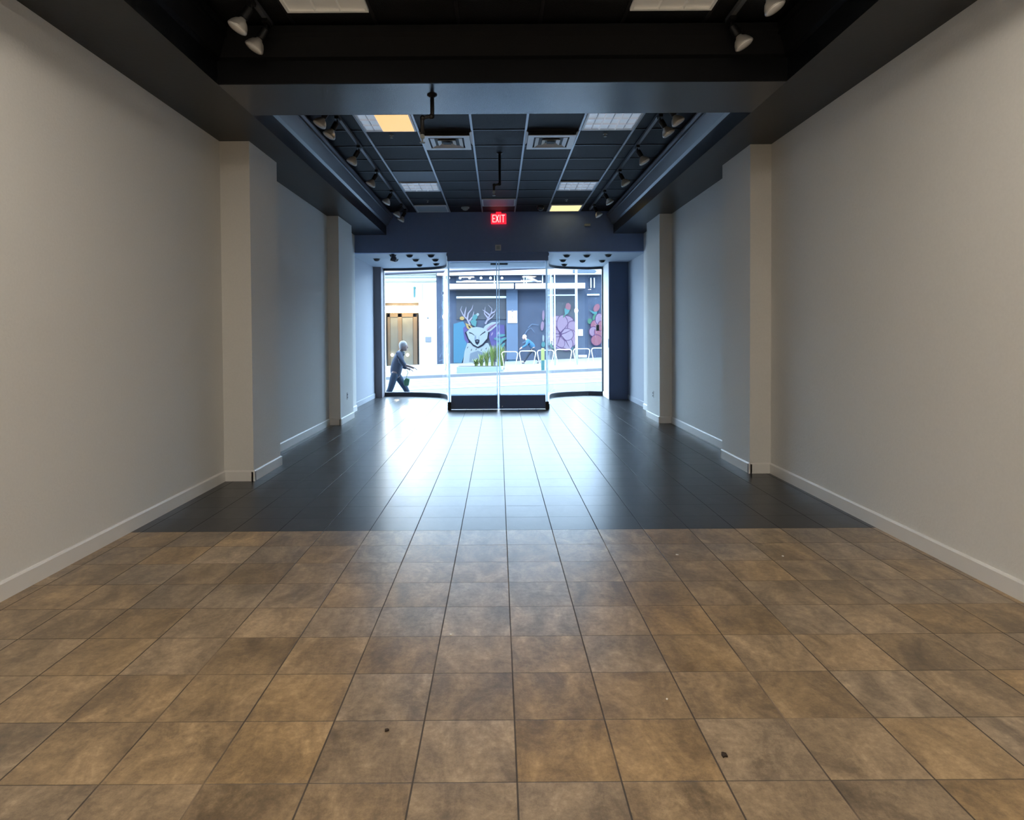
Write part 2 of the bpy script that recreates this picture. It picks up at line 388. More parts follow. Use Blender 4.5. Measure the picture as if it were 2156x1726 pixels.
# ceiling fixtures in the window soffit
proto = None
holes = [(863,537,'L'),(908,537,'L'),(828,537,'L'),(833,546,'L'),(876,546,'L'),(917,546,'L'),(884,557,'L'),(919,555,'L'),(794,545,'L'),(1193,537,'R'),(1235,537,'R'),(1280,536,'R'),(1185,547,'R'),(1226,548,'R'),(1267,548,'R'),(1188,556,'R')]
for k, (px, py, s) in enumerate(holes):
    dx, dy = px-1049, py-705
    yy = -(dx*math.sin(ROLL)+dy*math.cos(ROLL)); Y = (ZZ-H)*F/yy; p = at(px, py, Y)
    if proto is None:
        o = thing('recessed_downlight', '', 'downlight', (0,0,0), 'recessed downlights in the show window soffits')
        MB().lathe([(.078,-.004),(.078,.004),(.06,.004),(.06,-.004)]).build('trim_ring', M['plate'], o)
        MB().lathe([(.062,.004),(.062,-.008),(.055,-.026),(.04,-.040),(.015,-.048)]).build('eyeball', M['hole'], o, smooth=True)
        proto = o
    else: o = copy_tree(proto)
    o.location = (p.x, Y, ZZ-.005)
    row = 'front' if py < 541 else 'middle' if py < 552 else 'back'
    order = sorted([h for h in holes if h[2] == s and ((h[1]<541) if row=='front' else (541<=h[1]<552) if row=='middle' else h[1]>=552)])
    i = order.index((px,py,s)); n = len(order)
    nth = ['leftmost','second from left','third from left','rightmost'][i] if i < n-1 or n == 1 else 'rightmost'
    o['label'] = 'small dark recessed downlight, %s of the %s row in the pale %s soffit' % (nth, row, 'left' if s == 'L' else 'right')
p = at(1051, 555, 12.9)
tag(MB().box(p.x-.17,p.x+.17,12.84,12.98,2.815,2.84).build('linear_vent', M['hole'], bevel=.004), 'narrow dark slot vent in the entry soffit above the doors', 'vent')
# hanging spot under left soffit
p = at(828, 541, 12.45)
o = thing('soffit_spotlight', 'dark grey spotlight hanging under the left show window soffit', 'spotlight', (p.x, 12.45, ZZ-.14))
MB().tube([(p.x,12.45,ZZ), (p.x,12.45,ZZ-.06)], .03).build('mount', M['dframe'], o)
MB().lathe([(.055,0),(.06,.05),(.045,.09),(.02,.10)], Matrix.Translation((p.x,12.45,ZZ-.14)) @ Matrix.Rotation(.3,4,'Y')).build('lamp_head', M['dframe'], o, smooth=True)
MB().lathe([(.05,-.006),(.05,.0)], Matrix.Translation((p.x,12.45,ZZ-.14)) @ Matrix.Rotation(.3,4,'Y')).build('lamp_face', M['white'], o)

# ------------------------------------------------------------------ ceiling lights (0.61 m troffers)
def louver_light(x0, y0, label, kind='louver', group='square ceiling lights in the grid'):
    o = thing('ceiling_light', label, 'ceiling light', (x0+.305, y0+.305, ZC), group)
    mb = MB(); a, b, c, d = x0+.015, x0+.595, y0+.015, y0+.595; w = .022; z0, z1 = ZC-.022, ZC-.002
    mb.box(a,b,c,c+w,z0,z1).box(a,b,d-w,d,z0,z1).box(a,a+w,c+w,d-w,z0,z1).box(b-w,b,c+w,d-w,z0,z1)
    mb.build('frame', M['nearlens'] if kind == 'near' else M['white'], o)
    if kind in ('louver','near','half'):
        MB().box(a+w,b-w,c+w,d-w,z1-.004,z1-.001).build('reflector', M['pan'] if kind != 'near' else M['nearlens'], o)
        mb = MB(); n = 3
        for i in range(1, n):
            xx = a+w+(b-a-2*w)*i/n; yy = c+w+(d-c-2*w)*i/n
            mb.prism([(xx-.010,c+w,z1-.004),(xx+.010,c+w,z1-.004),(xx+.003,c+w,z0),(xx-.003,c+w,z0)], (0,d-c-2*w,0))
            mb.prism([(a+w,yy-.010,z1-.004),(a+w,yy+.010,z1-.004),(a+w,yy+.003,z0),(a+w,yy-.003,z0)], (b-a-2*w,0,0))
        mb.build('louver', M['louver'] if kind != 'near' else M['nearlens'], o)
        if kind == 'louver' or kind == 'half':
            mb = MB()
            for i in range(3):
                xx = a+w+(b-a-2*w)*(i+.5)/3
                mb.tube([(xx,c+.03,z1-.012),(xx,d-.03,z1-.012)], .006, 8)
            mb.build('lamp_tube', M['white'], o)
        if kind == 'half':
            MB().box(a+.21,b-w,c+w,d-w,z0-.004,z0+.001).build('lit_lens', M['amber'], o)
    else:
        MB().box(a+w,b-w,c+w,d-w,z0+.004,z1-.001).build('lens', M[kind], o)
    return o
gx = lambda k: -.282+.61*k
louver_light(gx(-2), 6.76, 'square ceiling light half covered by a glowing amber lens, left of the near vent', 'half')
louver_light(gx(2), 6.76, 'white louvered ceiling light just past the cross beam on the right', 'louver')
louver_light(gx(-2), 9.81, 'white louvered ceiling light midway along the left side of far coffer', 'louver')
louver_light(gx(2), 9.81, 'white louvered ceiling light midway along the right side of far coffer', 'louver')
louver_light(gx(-2), 11.56, 'dull grey unlit ceiling panel at the far left near the doors', 'greylens')
louver_light(gx(2), 11.56, 'glowing yellow ceiling light at the far right near the doors', 'yellow')
louver_light(gx(0), 11.03, 'pinkish ceiling light panel centred above the exit sign', 'pinklens')
louver_light(gx(-2), 4.06, 'unlit square ceiling light with egg-crate lens above camera, left of two', 'near')
louver_light(gx(2), 4.06, 'unlit square ceiling light with egg-crate lens above camera, right of two', 'near')
for i, y in enumerate((2.2, .4, -1.4, -3.2)):
    for k in (-2, 2): louver_light(gx(k), y, 'lit square ceiling light behind the camera, row %s, %s side' % (['nearest','second','third','last'][i], 'left' if k < 0 else 'right'), 'warm', 'lit ceiling lights behind the camera')
# lighter tile before left mid light
struct(MB().box(gx(-2)+.012, gx(-1)-.012, 9.2+.012, 9.81-.012, ZC-.006, ZC+.001), 'ceiling', mat('grey_ceiling_tile', (.075,.09,.115), .5))

# ------------------------------------------------------------------ air vents
def vent(x0, y0, label):
    cx, cy = x0+.305, y0+.305
    o = thing('air_vent', label, 'air vent', (cx, cy, ZC), 'white square air diffusers')
    def ring(h, w, z0, z1, dz=0):
        mb = MB()
        for (sx, sy) in ((1,0),(-1,0),(0,1),(0,-1)):
            if sx: q = [(cx+sx*h,cy-h,z0),(cx+sx*h,cy+h,z0),(cx+sx*(h-w),cy+h-w,z0+dz),(cx+sx*(h-w),cy-h+w,z0+dz)]
            else: q = [(cx-h,cy+sy*h,z0),(cx+h,cy+sy*h,z0),(cx+h-w,cy+sy*(h-w),z0+dz),(cx-h+w,cy+sy*(h-w),z0+dz)]
            mb.prism(q, (0,0,z1-z0))
        return mb
    MB().box(cx-.27,cx+.27,cy-.27,cy+.27,ZC-.02,ZC-.001).build('backing', M['hole'], o)
    ring(.275,.07,ZC-.060,ZC-.053).build('frame', M['white'], o)
    MB().box(cx-.25,cx+.25,cy-.25,cy+.25,ZC-.045,ZC-.021).build('plenum', M['hole'], o)
    ring(.185,.06,ZC-.061,ZC-.056,.022).build('louver', M['white'], o)
    ring(.105,.05,ZC-.063,ZC-.058,.022).build('louver', M['white'], o)
    MB().box(cx-.045,cx+.045,cy-.045,cy+.045,ZC-.063,ZC-.058).build('centre_plate', M['hole'], o)
    for s in (-1, 1):
        MB().prism([(cx+s*.305,cy-.30,ZC-.014),(cx+s*.275,cy-.28,ZC-.03),(cx+s*.275,cy+.1,ZC-.03),(cx+s*.298,cy+.28,ZC-.014)], (0,0,.008)).build('clip_bracket', M['white'], o)
vent(gx(-1), 7.37, 'white square air diffuser left of the ceiling centre line')
vent(gx(1), 7.37, 'white square air diffuser right of the ceiling centre line')

# ------------------------------------------------------------------ track lights
def track(x, y0, y1, label):
    o = thing('light_track', label, 'light track', (x, y0, ZC), 'ceiling light tracks')
    mb = MB().box(x-.017,x+.017,y0,y1,ZC-.045,ZC-.012)
    mb.build('rail', mat('track_grey', (.16,.175,.20), .3, metal=.4), o)
    MB().box(x-.02,x+.02,y0-.03,y0,ZC-.047,ZC-.01).build('end_cap', M['blackm'], o); MB().box(x-.02,x+.02,y1,y1+.03,ZC-.047,ZC-.01).build('end_cap', M['blackm'], o)
track(-1.66, 5.75, 11.9, 'long grey light track on the left of the far coffer')
track(1.70, 5.75, 11.9, 'long grey light track on the right of the far coffer')
track(-1.66, .5, 4.8, 'dark light track overhead on the left of the near coffer')
track(1.70, .5, 4.8, 'dark light track overhead on the right of the near coffer')
head0 = {}
def head(x, y, s, label, grp):
    """s = -1 aims at left wall"""
    if s in head0: o = copy_tree(head0[s])
    else:
        o = thing('track_spotlight', label, 'track spotlight', (0,0,0))
        MB().box(-.02,.02,-.045,.045,-.075,-.045).build('track_adapter', M['blackm'], o)
        MB().tube([(0,0,-.075),(0,0,-.11)], .008).build('swivel', M['blackm'], o)
        R = Matrix.Translation((s*.006,0,-.10)) @ Matrix.Rotation(-s*.50,4,'Y') @ Matrix.Rotation(-.12,4,'X')
        MB().lathe([(.018,.0),(.029,-.008),(.029,-.085),(.024,-.09)], R).build('socket', M['blackm'], o, smooth=False)
        b = MB().lathe([(.018,-.085),(.026,-.100),(.044,-.115),(.060,-.140),(.068,-.162),(.068,-.170)], R).build('bulb', M['bulb'], o, smooth=True)
        MB().lathe([(.068,-.169),(.058,-.177),(.03,-.182),(.004,-.184)], R).build('bulb_face', M['bulbface'], b, smooth=True)
        head0[s] = o
    o.location = (x, y, ZC); o['label'] = label; o['group'] = grp
    return o
ZH = 2.05
posL = [6.42, 6.78, 7.82, 8.97, 10.2, 11.25, 11.72]
namL = ['nearest the cross beam', 'second from the cross beam', 'third from the cross beam', 'fourth from the cross beam', 'fifth from the cross beam', 'second from the doors', 'nearest the doors']
for y, n in zip(posL, namL): head(-1.66, y, -1, 'black track spotlight with silver bulb on the left track, %s' % n, 'track spotlights on the far coffer tracks')
posR = [6.42, 6.78, 7.88, 9.03, 10.3, 11.4]
namR = namL[:4] + ['second from the doors', 'nearest the doors']
for y, n in zip(posR, namR): head(1.70, y, 1, 'black track spotlight with silver bulb on the right track, %s' % n, 'track spotlights on the far coffer tracks')
head(-1.66, 4.72, -1, 'silver bulb spotlight in the near dark coffer, lower of two at left', 'track spotlights in the near coffer')
head(-1.66, 4.42, -1, 'silver bulb spotlight in the near dark coffer, upper of two at left', 'track spotlights in the near coffer')
head(1.70, 4.72, 1, 'silver bulb spotlight in the near dark coffer, lower of two at right', 'track spotlights in the near coffer')
head(1.70, 4.20, 1, 'silver bulb spotlight in the near dark coffer, upper of two at right', 'track spotlights in the near coffer')

# ------------------------------------------------------------------ sprinkler drops
def drop(x, y, z, l1, jog, l2, label):
    o = thing('sprinkler_pipe', label, 'pipe', (x, y, z))
    mb = MB(); r = .016
    pts = [(x,y,z),(x,y,z-l1+.02),(x-.01,y,z-l1),(x-jog+.01,y,z-l1-.01),(x-jog,y,z-l1-.03),(x-jog,y,z-l1-l2)]
    mb.tube(pts, r, 12); mb.build('pipe', M['blackm'], o, smooth=True)
    for q in ((x-.006,y,z-l1), (x-jog+.004,y,z-l1-.012)): MB().sphere(q, r*1.45).build('elbow', M['blackm'], o, smooth=True)
    MB().lathe([(.04,0),(.04,-.006),(.018,-.02)], Matrix.Translation((x,y,z))).build('ceiling_flange', M['blackm'], o)
    e = MB().lathe([(.013,0),(.018,-.01),(.018,-.03),(.008,-.035),(.006,-.06),(.022,-.062),(.022,-.066)], Matrix.Translation((x-jog,y,z-l1-l2))).build('sprinkler_head', M['plate'], o)
p = at(911, 190, 5.15)
drop(p.x, 5.15, ZS, .17, .08, .14, 'dark bent sprinkler pipe dropping from the cross beam')
p = at(1052, 322, 8.3)
drop(p.x, 8.3, ZC, .40, .075, .08, 'dark bent sprinkler pipe dropping from far coffer above exit sign')

# ------------------------------------------------------------------ small ceiling devices
p = at(980, 440, 11.8)
o = thing('smoke_detector', 'pale round smoke detector on the ceiling left of exit sign', 'smoke detector', (p.x, 11.8, ZC))
MB().lathe([(.075,0),(.075,-.02),(.06,-.03)], Matrix.Translation((p.x,11.8,ZC))).build('base', M['plate'], o, smooth=False)
MB().lathe([(.055,-.03),(.045,-.05),(.02,-.06)], Matrix.Translation((p.x,11.8,ZC))).build('sensor_cap', M['plate'], o)
p = at(1138, 438, 11.7)
o = thing('dome_camera', 'black dome security camera on the ceiling right of exit sign', 'security camera', (p.x, 11.7, ZC))
MB().lathe([(.07,0),(.07,-.03),(.062,-.035)], Matrix.Translation((p.x,11.7,ZC))).build('housing', M['blackm'], o)
MB().lathe([(.06,-.03),(.056,-.06),(.04,-.085),(.015,-.095)], Matrix.Translation((p.x,11.7,ZC))).build('dome', mat('dome_plastic', (.05,.06,.08), .05, coat=1), o, smooth=True)
p = at(1236, 475, YF)
tag(MB().box(p.x-.055,p.x+.055,YF-.05,YF,p.z-.022,p.z+.022).build('emergency_lamp', M['plate'], bevel=.008), 'small grey emergency lamp high on the bulkhead right of exit sign', 'emergency lamp')
p = at(1049, 522, YF)
o = thing('wall_sensor', 'small square grey sensor on the bulkhead under the exit sign', 'sensor', (p.x, YF, p.z))
MB().box(p.x-.055,p.x+.055,YF-.02,YF,p.z-.055,p.z+.055).build('plate', M['outlet'], o, bevel=.004)
MB().box(p.x-.032,p.x+.032,YF-.026,YF-.018,p.z-.032,p.z+.032).build('sensor_window', M['plate'], o)
for (px, py, Y, lab) in ((826,292,7.55,'tiny sprinkler head in the ceiling beyond the amber light'),(1273,291,7.55,'tiny sprinkler head in the ceiling beyond the white louvered light'),(901,425,11.2,'tiny sprinkler head in the ceiling by the grey panel'),(1192,423,11.2,'tiny sprinkler head in the ceiling by the yellow light')):
    p = at(px, py, Y)
    tag(MB().lathe([(.028,0),(.028,-.004),(.009,-.008),(.009,-.028),(.018,-.03),(.018,-.033)], Matrix.Translation((p.x,Y,ZC))).build('ceiling_sprinkler', M['plate']), lab, 'sprinkler')

# exit sign
p = at(1050, 462, YF)
o = thing('exit_sign', 'red lit EXIT sign high on the bulkhead over the doors', 'exit sign', (p.x, YF, p.z))
MB().box(p.x-.05,p.x+.05,YF-.05,YF,p.z+.085,p.z+.125).build('canopy', M['red'], o)
MB().box(p.x-.145,p.x+.145,YF-.075,YF-.03,p.z-.105,p.z+.09).build('housing', M['red'], o, bevel=.01)
mb = MB()
def rect(a,b,c,d): mb.box(p.x+a, p.x+b, YF-.082, YF-.074, p.z+c, p.z+d)
t = .016; lo, hi = -.075, .065
rect(-.118,-.118+t,lo,hi)                                     # E
for q in (lo, (lo+hi)/2-t/2, hi-t): rect(-.102,-.066,q,q+t)
for s in (1,-1):                                              # X
    mb.prism([(p.x-.026+s*.026-.009,YF-.082,p.z+lo),(p.x-.026+s*.026+.009,YF-.082,p.z+lo),(p.x-.026-s*.026+.009,YF-.082,p.z+hi),(p.x-.026-s*.026-.009,YF-.082,p.z+hi)], (0,.008,0))
rect(.020,.020+t,lo,hi)                                       # I
rect(.052,.118,hi-t,hi); rect(.077,.077+t,lo,hi-t)            # T
mb.build('lettering', M['exitw'], o)

# outlets
def outlet(x, y, z, s, label):
    o = thing('wall_outlet', label, 'outlet', (x, y, z))
    MB().box(min(x,x+s*.006),max(x,x+s*.006),y-.036,y+.036,z-.058,z+.058).build('cover_plate', M['outlet'], o)
    for d in (-.022,.022): MB().box(min(x+s*.005,x+s*.008),max(x+s*.005,x+s*.008),y-.018,y+.018,z+d-.015,z+d+.015).build('socket', M['slot'], o)
outlet(-2.52, 10.75, .42, 1, 'white wall outlet low on the second left pilaster')
outlet(2.565, 10.7, .42, -1, 'white wall outlet low on the second right pilaster')
MB_ = MB().box(2.395,2.435,14.04,14.10,1.13,1.32).build('control_box', M['blackm'], bevel=.004); tag(MB_, 'small black control box on the edge of the navy pillar', 'control box')
tag(MB().box(2.26,2.33,14.9,14.96,1.50,1.64).build('door_lock_box', M['blackm'], bevel=.004), 'small black box on the right show window near its jamb', 'box')

# floor debris
for (px, py, r, c, nm, lab) in ((1530,1602,.016,'leaf','dried_leaf','dark shrivelled leaf scrap on the brown tiles, right foreground'),(811,1549,.011,'leaf','dried_leaf','dark shrivelled leaf scrap on the brown tiles, left foreground'),
    (1428,1171,.012,'chip','paint_chip','white paint chip on the brown tiles near the charcoal edge, left of two'),(1653,1174,.010,'chip','paint_chip','white paint chip on the brown tiles near the charcoal edge, right of two'),(1408,1481,.006,'chip','paint_chip','tiny white paint chip on the brown tiles beyond the right leaf scrap'),(948,1342,.007,'chip','paint_chip','tiny white paint chip on a tile joint left of centre')):
    dx, dy = px-1049, py-705; Y = H*F/(dx*math.sin(ROLL)+dy*math.cos(ROLL)); p = at(px, py, Y)
    mb = MB(); n = 9; pts = [(p.x+r*random.uniform(.4,1.1)*math.cos(2*PI*k/n), p.y+r*random.uniform(.4,1.1)*math.sin(2*PI*k/n), .0005) for k in range(n)]
    mb.prism(pts, (0,0,.003 if c=='chip' else .006))
    tag(mb.build(nm, M['paper'] if c=='chip' else M.setdefault('leafm', mat('dry_leaf', (.03,.018,.01), .8))), lab, 'leaf' if c=='leaf' else 'paint chip')

# ================================================================== OUTSIDE
E = dict(
 walk=mat('pale_concrete', (.135,.14,.15), .8, spec=.05, noise=.08, nscale=3),
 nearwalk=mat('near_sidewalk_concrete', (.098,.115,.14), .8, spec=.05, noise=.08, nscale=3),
 road=mat('pale_asphalt', (.125,.13,.14), .8, spec=.05, noise=.12, nscale=1.5),
 kerb=mat('kerb_grey', (.30,.33,.38), .8),
 rail=mat('road_line', (.055,.07,.085), .7, spec=.05),
 cream=mat('cream_stucco', (.27,.28,.275), .8, spec=.1, noise=.03),
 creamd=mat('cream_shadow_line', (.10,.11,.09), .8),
 murwall=mat('mural_dark_wall', (.15,.20,.31), .7, noise=.25, nscale=1.2),
 murdk=mat('mural_grey_panel', (.15,.175,.22), .7, noise=.2, nscale=2),
 murlt=mat('mural_pilaster_blue', (.26,.37,.56), .7, noise=.15, nscale=2),
 band=mat('white_awning', (.20,.19,.21), .6), bulbw=mat('marquee_bulb', (.9,.9,.9), .4, emit=(.9,.95,1), estr=1.0),
 wood=mat('tan_door_wood', (.50,.36,.24), .6), recess=mat('lobby_brown', (.22,.18,.15), .8, noise=.4, nscale=1.5),
 lamp=mat('lobby_lamp', (1,.9,.7), .5, emit=(1,.76,.44), estr=120), dot=mat('lobby_bulb', (1,.9,.7), .5, emit=(1,.86,.62), estr=40),
 deerw=mat('paint_white', (.62,.72,.78), .7), deerg=mat('paint_pale_grey', (.30,.38,.48), .7), deerk=mat('paint_ink', (.02,.03,.06), .7),
 lav=mat('paint_lavender', (.52,.40,.62), .7), pur=mat('paint_purple', (.17,.15,.42), .7), pink=mat('paint_pink', (.72,.50,.72), .7), pinkd=mat('paint_plum', (.14,.06,.20), .7),
 lav2=mat('paint_light_pink', (.78,.60,.80), .7),
 rose=mat('paint_rose', (.75,.32,.42), .7), teal=mat('paint_teal', (.15,.42,.45), .7), org=mat('paint_orange', (.75,.52,.22), .7), aqua=mat('paint_aqua', (.12,.36,.55), .7), grn=mat('paint_green', (.13,.35,.24), .7),
 racks=mat('galvanised_tube', (.45,.5,.52), .35, metal=.2), yel=mat('yellow_bollard_paint', (.75,.75,.30), .6),
 plant=mat('planter_concrete', (.42,.54,.62), .8), leaf=mat('leaf_green', (.22,.36,.10), .6, noise=.4, nscale=8), leafy=mat('leaf_yellow_green', (.50,.58,.22), .6),
 pole=mat('pole_pale', (.30,.35,.38), .5), cable=mat('cable_dark', (.05,.05,.07), .6),
 skin=mat('skin', (.20,.13,.11), .6), hairg=mat('hair_white', (.20,.195,.20), .7), hairb=mat('hair_blond', (.36,.30,.22), .7),
 jk1=mat('jacket_slate', (.26,.31,.45), .8), jn1=mat('jeans_blue', (.18,.27,.42), .8), jk2=mat('jacket_blue', (.14,.40,.70), .7), tr2=mat('trousers_grey', (.11,.14,.20), .8),
 shoe=mat('shoe_dark', (.03,.03,.035), .6), shoew=mat('shoe_white', (.7,.7,.7), .6), bag=mat('green_bag', (.30,.75,.42), .6), collar=mat('collar_light', (.42,.50,.58), .8),
)
SL = .035
for k_ in ('deerk','murwall','murdk','murlt','deerw','deerg','lav','lav2','pur','pink','pinkd','rose','teal','org','aqua','grn','recess','wood','jk1','jn1','jk2','tr2','bag','leaf','leafy','plant','kerb','collar','yel'):
    n_ = E[k_].node_tree
    f_ = (.145 if k_ in ('deerw',) else .11 if k_ in ('recess','wood','pink','lav2','rose') else .16) if k_ not in ('leaf','leafy','yel','kerb','plant') else .25
    for nd in n_.nodes:
        if nd.type == 'BSDF_PRINCIPLED': q_ = nd.inputs['Base Color']; nd.inputs['Specular IOR Level'].default_value = .04
        elif nd.type == 'MIX': q_ = nd.inputs[6]
        else: continue
        c_ = q_.default_value; q_.default_value = (c_[0]*f_, c_[1]*f_, c_[2]*f_, 1)
def gz(x, y=0): return -.28 + SL*x
def sheet(x0, x1, y0, y1, th, dz0=0, dz1=0):
    mb = MB(); a = [(x0,y0,gz(x0)+dz0),(x1,y0,gz(x1)+dz0),(x1,y1,gz(x1)+dz1),(x0,y1,gz(x0)+dz1)]
    mb.prism([(x,y,z-th) for x,y,z in a], (0,0,th)); return mb
def kind(o, label, cat): tag(o, label, cat, kind='structure'); return o
kind(sheet(-30,30,15.1,21.2,.3).build('ground', E['nearwalk']), 'pale near sidewalk outside the shop windows', 'sidewalk')
mb = MB(); mb.prism([(-1.05,12.4,-.4),(1.05,12.4,-.4),(1.05,12.4,-.02),(-1.05,12.4,-.02)], (0,.02,0))
vz = [(-.94,12.37,-.01),(.94,12.37,-.01)] + [(x,y,-.01-(y-12.37)*.09) for x,y in reversed(AR) if y<15.3][1:] + [(x,y,-.01-(y-12.37)*.09) for x,y in AL if y<15.3][:-1]
mb.prism([(x,y,z-.2) for x,y,z in vz], (0,0,.2))
kind(mb.build('ground', E['nearwalk']), 'sloping entry floor between the curved show windows', 'entry floor')
kind(sheet(-30,30,21.2,21.35,.3,.01,.01).build('trim_8', E['walk']), 'pale kerb of the near sidewalk', 'kerb')
mb = sheet(-30,30,21.35,29.0,.3,-.1,-.1)
kind(mb.build('ground', E['road']), 'pale sloping street', 'street')
mb = MB()
for y in (22.6, 23.9, 24.4, 25.8, 27.0):
    a = [(-30,y,gz(-30)-.1),(30,y,gz(30)-.1),(30,y+.09,gz(30)-.1),(-30,y+.09,gz(-30)-.1)]
    mb.prism(a, (0,0,.004))
kind(mb.build('trim_9', E['rail']), 'thin track lines running along the street', 'track lines')
kind(sheet(-30,30,28.85,29.05,.35,.02,.02).build('trim_10', E['kerb']), 'grey kerb of the opposite sidewalk', 'kerb')
kind(sheet(-30,30,29.05,36.3,.35,.02,.22).build('ground', E['walk']), 'pale opposite sidewalk', 'sidewalk')

YW = 36.0
def W(px, py, Y=YW): return at(px, py, Y)
def prect(mb, x0, y0, x1, y1, Y, d):
    """box whose front face fills a photo rectangle at depth Y, going back by d"""
    a, b = W(x0,y0,Y), W(x1,y1,Y); mb.box(a.x, b.x, Y, Y+d, b.z, a.z); return mb
# --- cream building
b1 = thing('building', 'cream stucco building with a lit brown lobby doorway, beyond the left window', 'building', (-8, YW, -.4))
mb = MB()
a = W(919, 560); d0, d1 = W(806, 637), W(883, 772)
mb.box(-16, d0.x, YW, YW+6, -1.2, 5.8); mb.box(d1.x, a.x, YW, YW+6, -1, 5.8); mb.box(d0.x, d1.x, YW, YW+6, d0.z, 5.8)
mb.build('wall', E['cream'], b1)
mb = MB()
for y in (578, 583.5, 593): p = W(700, y); mb.box(-16, a.x, YW-.10, YW, p.z-.05, p.z+.03)
mb.build('cornice', E['creamd'], b1)
p, q = W(889, 598), W(891, 655); MB().box(p.x, q.x, YW-.02, YW, q.z, p.z).build('wall_joint', E['creamd'], b1)
MB().box(d0.x, d1.x, YW+1.2, YW+1.3, -.8, d0.z).build('lobby_wall', E['recess'], b1)
mb = MB()
for x0, x1 in ((816,822),(838,847),(870,879)): prect(mb, x0, 660, x1, 770, YW+.9, .1)
prect(mb, 816, 659, 879, 667, YW+.9, .1)
mb.build('door_frame', E['wood'], b1)
prect(MB(), 822, 667, 870, 768, YW+.98, .02).build('door_glass', mat('lobby_glass', (.055,.052,.042), .4, spec=.1, noise=.5, nscale=2), b1)
prect(MB(), 812, 637, 883, 645, YW+.3, .4).build('transom', E['recess'], b1)
p = W(889, 664)
l = MB(); q0, q1 = W(812, 651, YW-.1), W(882, 651, YW-.1); l.tube([(q0.x,YW-.1,q0.z),(q1.x,YW-.1,q1.z)], .19, 12); l.build('door_lamp', E['lamp'], b1)  # tube thickened to the size of the lamp's bloom
for px in (826, 858): q = W(px, 747, YW+.8); MB().sphere(q, .08).build('round_lamp', E['dot'], b1, smooth=True)
prect(MB(), 895.5, 709, 908, 720, YW-.05, .05).build('plaque', E['kerb'], b1, bevel=.01)
p = W(901, 669, YW-.05); MB().sphere(p, .05).build('doorbell', E['kerb'], b1)
p, q = W(872,606,YW-.06), W(874,626,YW-.06); MB().box(p.x-.02,q.x+.02,YW-.08,YW-.02,q.z,p.z).sphere((p.x+.03,YW-.06,p.z),.07).build('conduit', E['teal'], b1)
MB().box(d1.x, a.x, YW-.03, YW, W(900,772).z-.25, W(900,769.5).z).build('plinth', E['kerb'], b1)
# --- mural building
b2 = thing('building', 'dark blue building with a deer and flower mural under a white awning', 'building', (6, YW, 0))
mb = MB().box(a.x, 20, YW+.02, YW+6, -1, 5.8)
mb.build('wall', E['murwall'], b2)
prect(MB(), 961, 608, 1066, 672, YW-.04, .06).build('shutter', E['murdk'], b2)
prect(MB(), 1066, 606, 1091, 757, YW-.16, .18).build('pilaster', E['murlt'], b2)
prect(MB(), 1150, 622, 1214, 756, YW-.02, .04).build('shutter', E['murdk'], b2)
prect(MB(), 920, 556, 1290, 577.5, YW-.5, .52).build('fascia', E['band'], b2)
mb = prect(MB(), 935, 597.5, 1082, 607.5, YW-.9, .92); prect(mb, 1085, 596.5, 1232, 607, YW-.9, .92); mb.build('awning', E['band'], b2)
prect(MB(), 961, 579, 1038, 591, YW-.10, .12).build('marquee_board', E['murwall'], b2)
prect(MB(), 1050, 579, 1140, 591, YW-.10, .12).build('marquee_board', E['murwall'], b2)
mb = MB()
for px in (945, 969, 989, 1013, 1033, 1057): mb.sphere(W(px, 585.5, YW-.14), .075)
mb.build('marquee_bulb', E['bulbw'], b2, smooth=True)
mb = prect(MB(), 961, 592, 1140, 594, YW-.12, .14)
for px in (1040, 1046, 1102, 1107, 1141): prect(mb, px, 577, px+2.5, 597, YW-.14, .12)
prect(mb, 961, 624, 1066, 627.5, YW-.08, .08); prect(mb, 1155, 620, 1213, 622.5, YW-.08, .08); prect(mb, 1236, 619, 1262, 622, YW-.08, .08)
for px in (1243, 1250): prect(mb, px, 585, px+2.2, 606, YW-.1, .1)
mb.build('trim_strip', E['pole'], b2)
p = W(1118, 587, YW-.4); q = W(1132, 593, YW-.2); r_ = W(1110, 584, YW-.4)
MB().tube([tuple(r_), tuple(q)], .09, 10, rs=[.11,.06]).build('floodlight', E['band'], b2)
MB().prism([W(1206,568,YW-.53), W(1252,568,YW-.53), W(1256,571,YW-.53), W(1252,575,YW-.53), W(1206,575,YW-.53)], (0,.02,0)).build('fascia_badge', E['deerg'], b2)
# notice with a dark mark
n_ = prect(MB(), 1069, 654, 1089.5, 680, YW-.20, .03).build('notice', E['band'], b2)
mb = MB(); q = W(1079, 654, YW-.21); mb.sphere((q.x,YW-.20,q.z),.06,(1,.3,1)); q = W(1079,667,YW-.21); mb.sphere((q.x,YW-.205,q.z),.025,(1,.3,1)); mb.build('notice_mark', E['cable'], n_)
prect(MB(), 1217.5, 693, 1227.5, 707, YW-.04, .05).build('notice', E['band'], b2)
prect(MB(), 1218, 747, 1236, 752.5, YW-.04, .05).build('vent_plate', E['band'], b2)
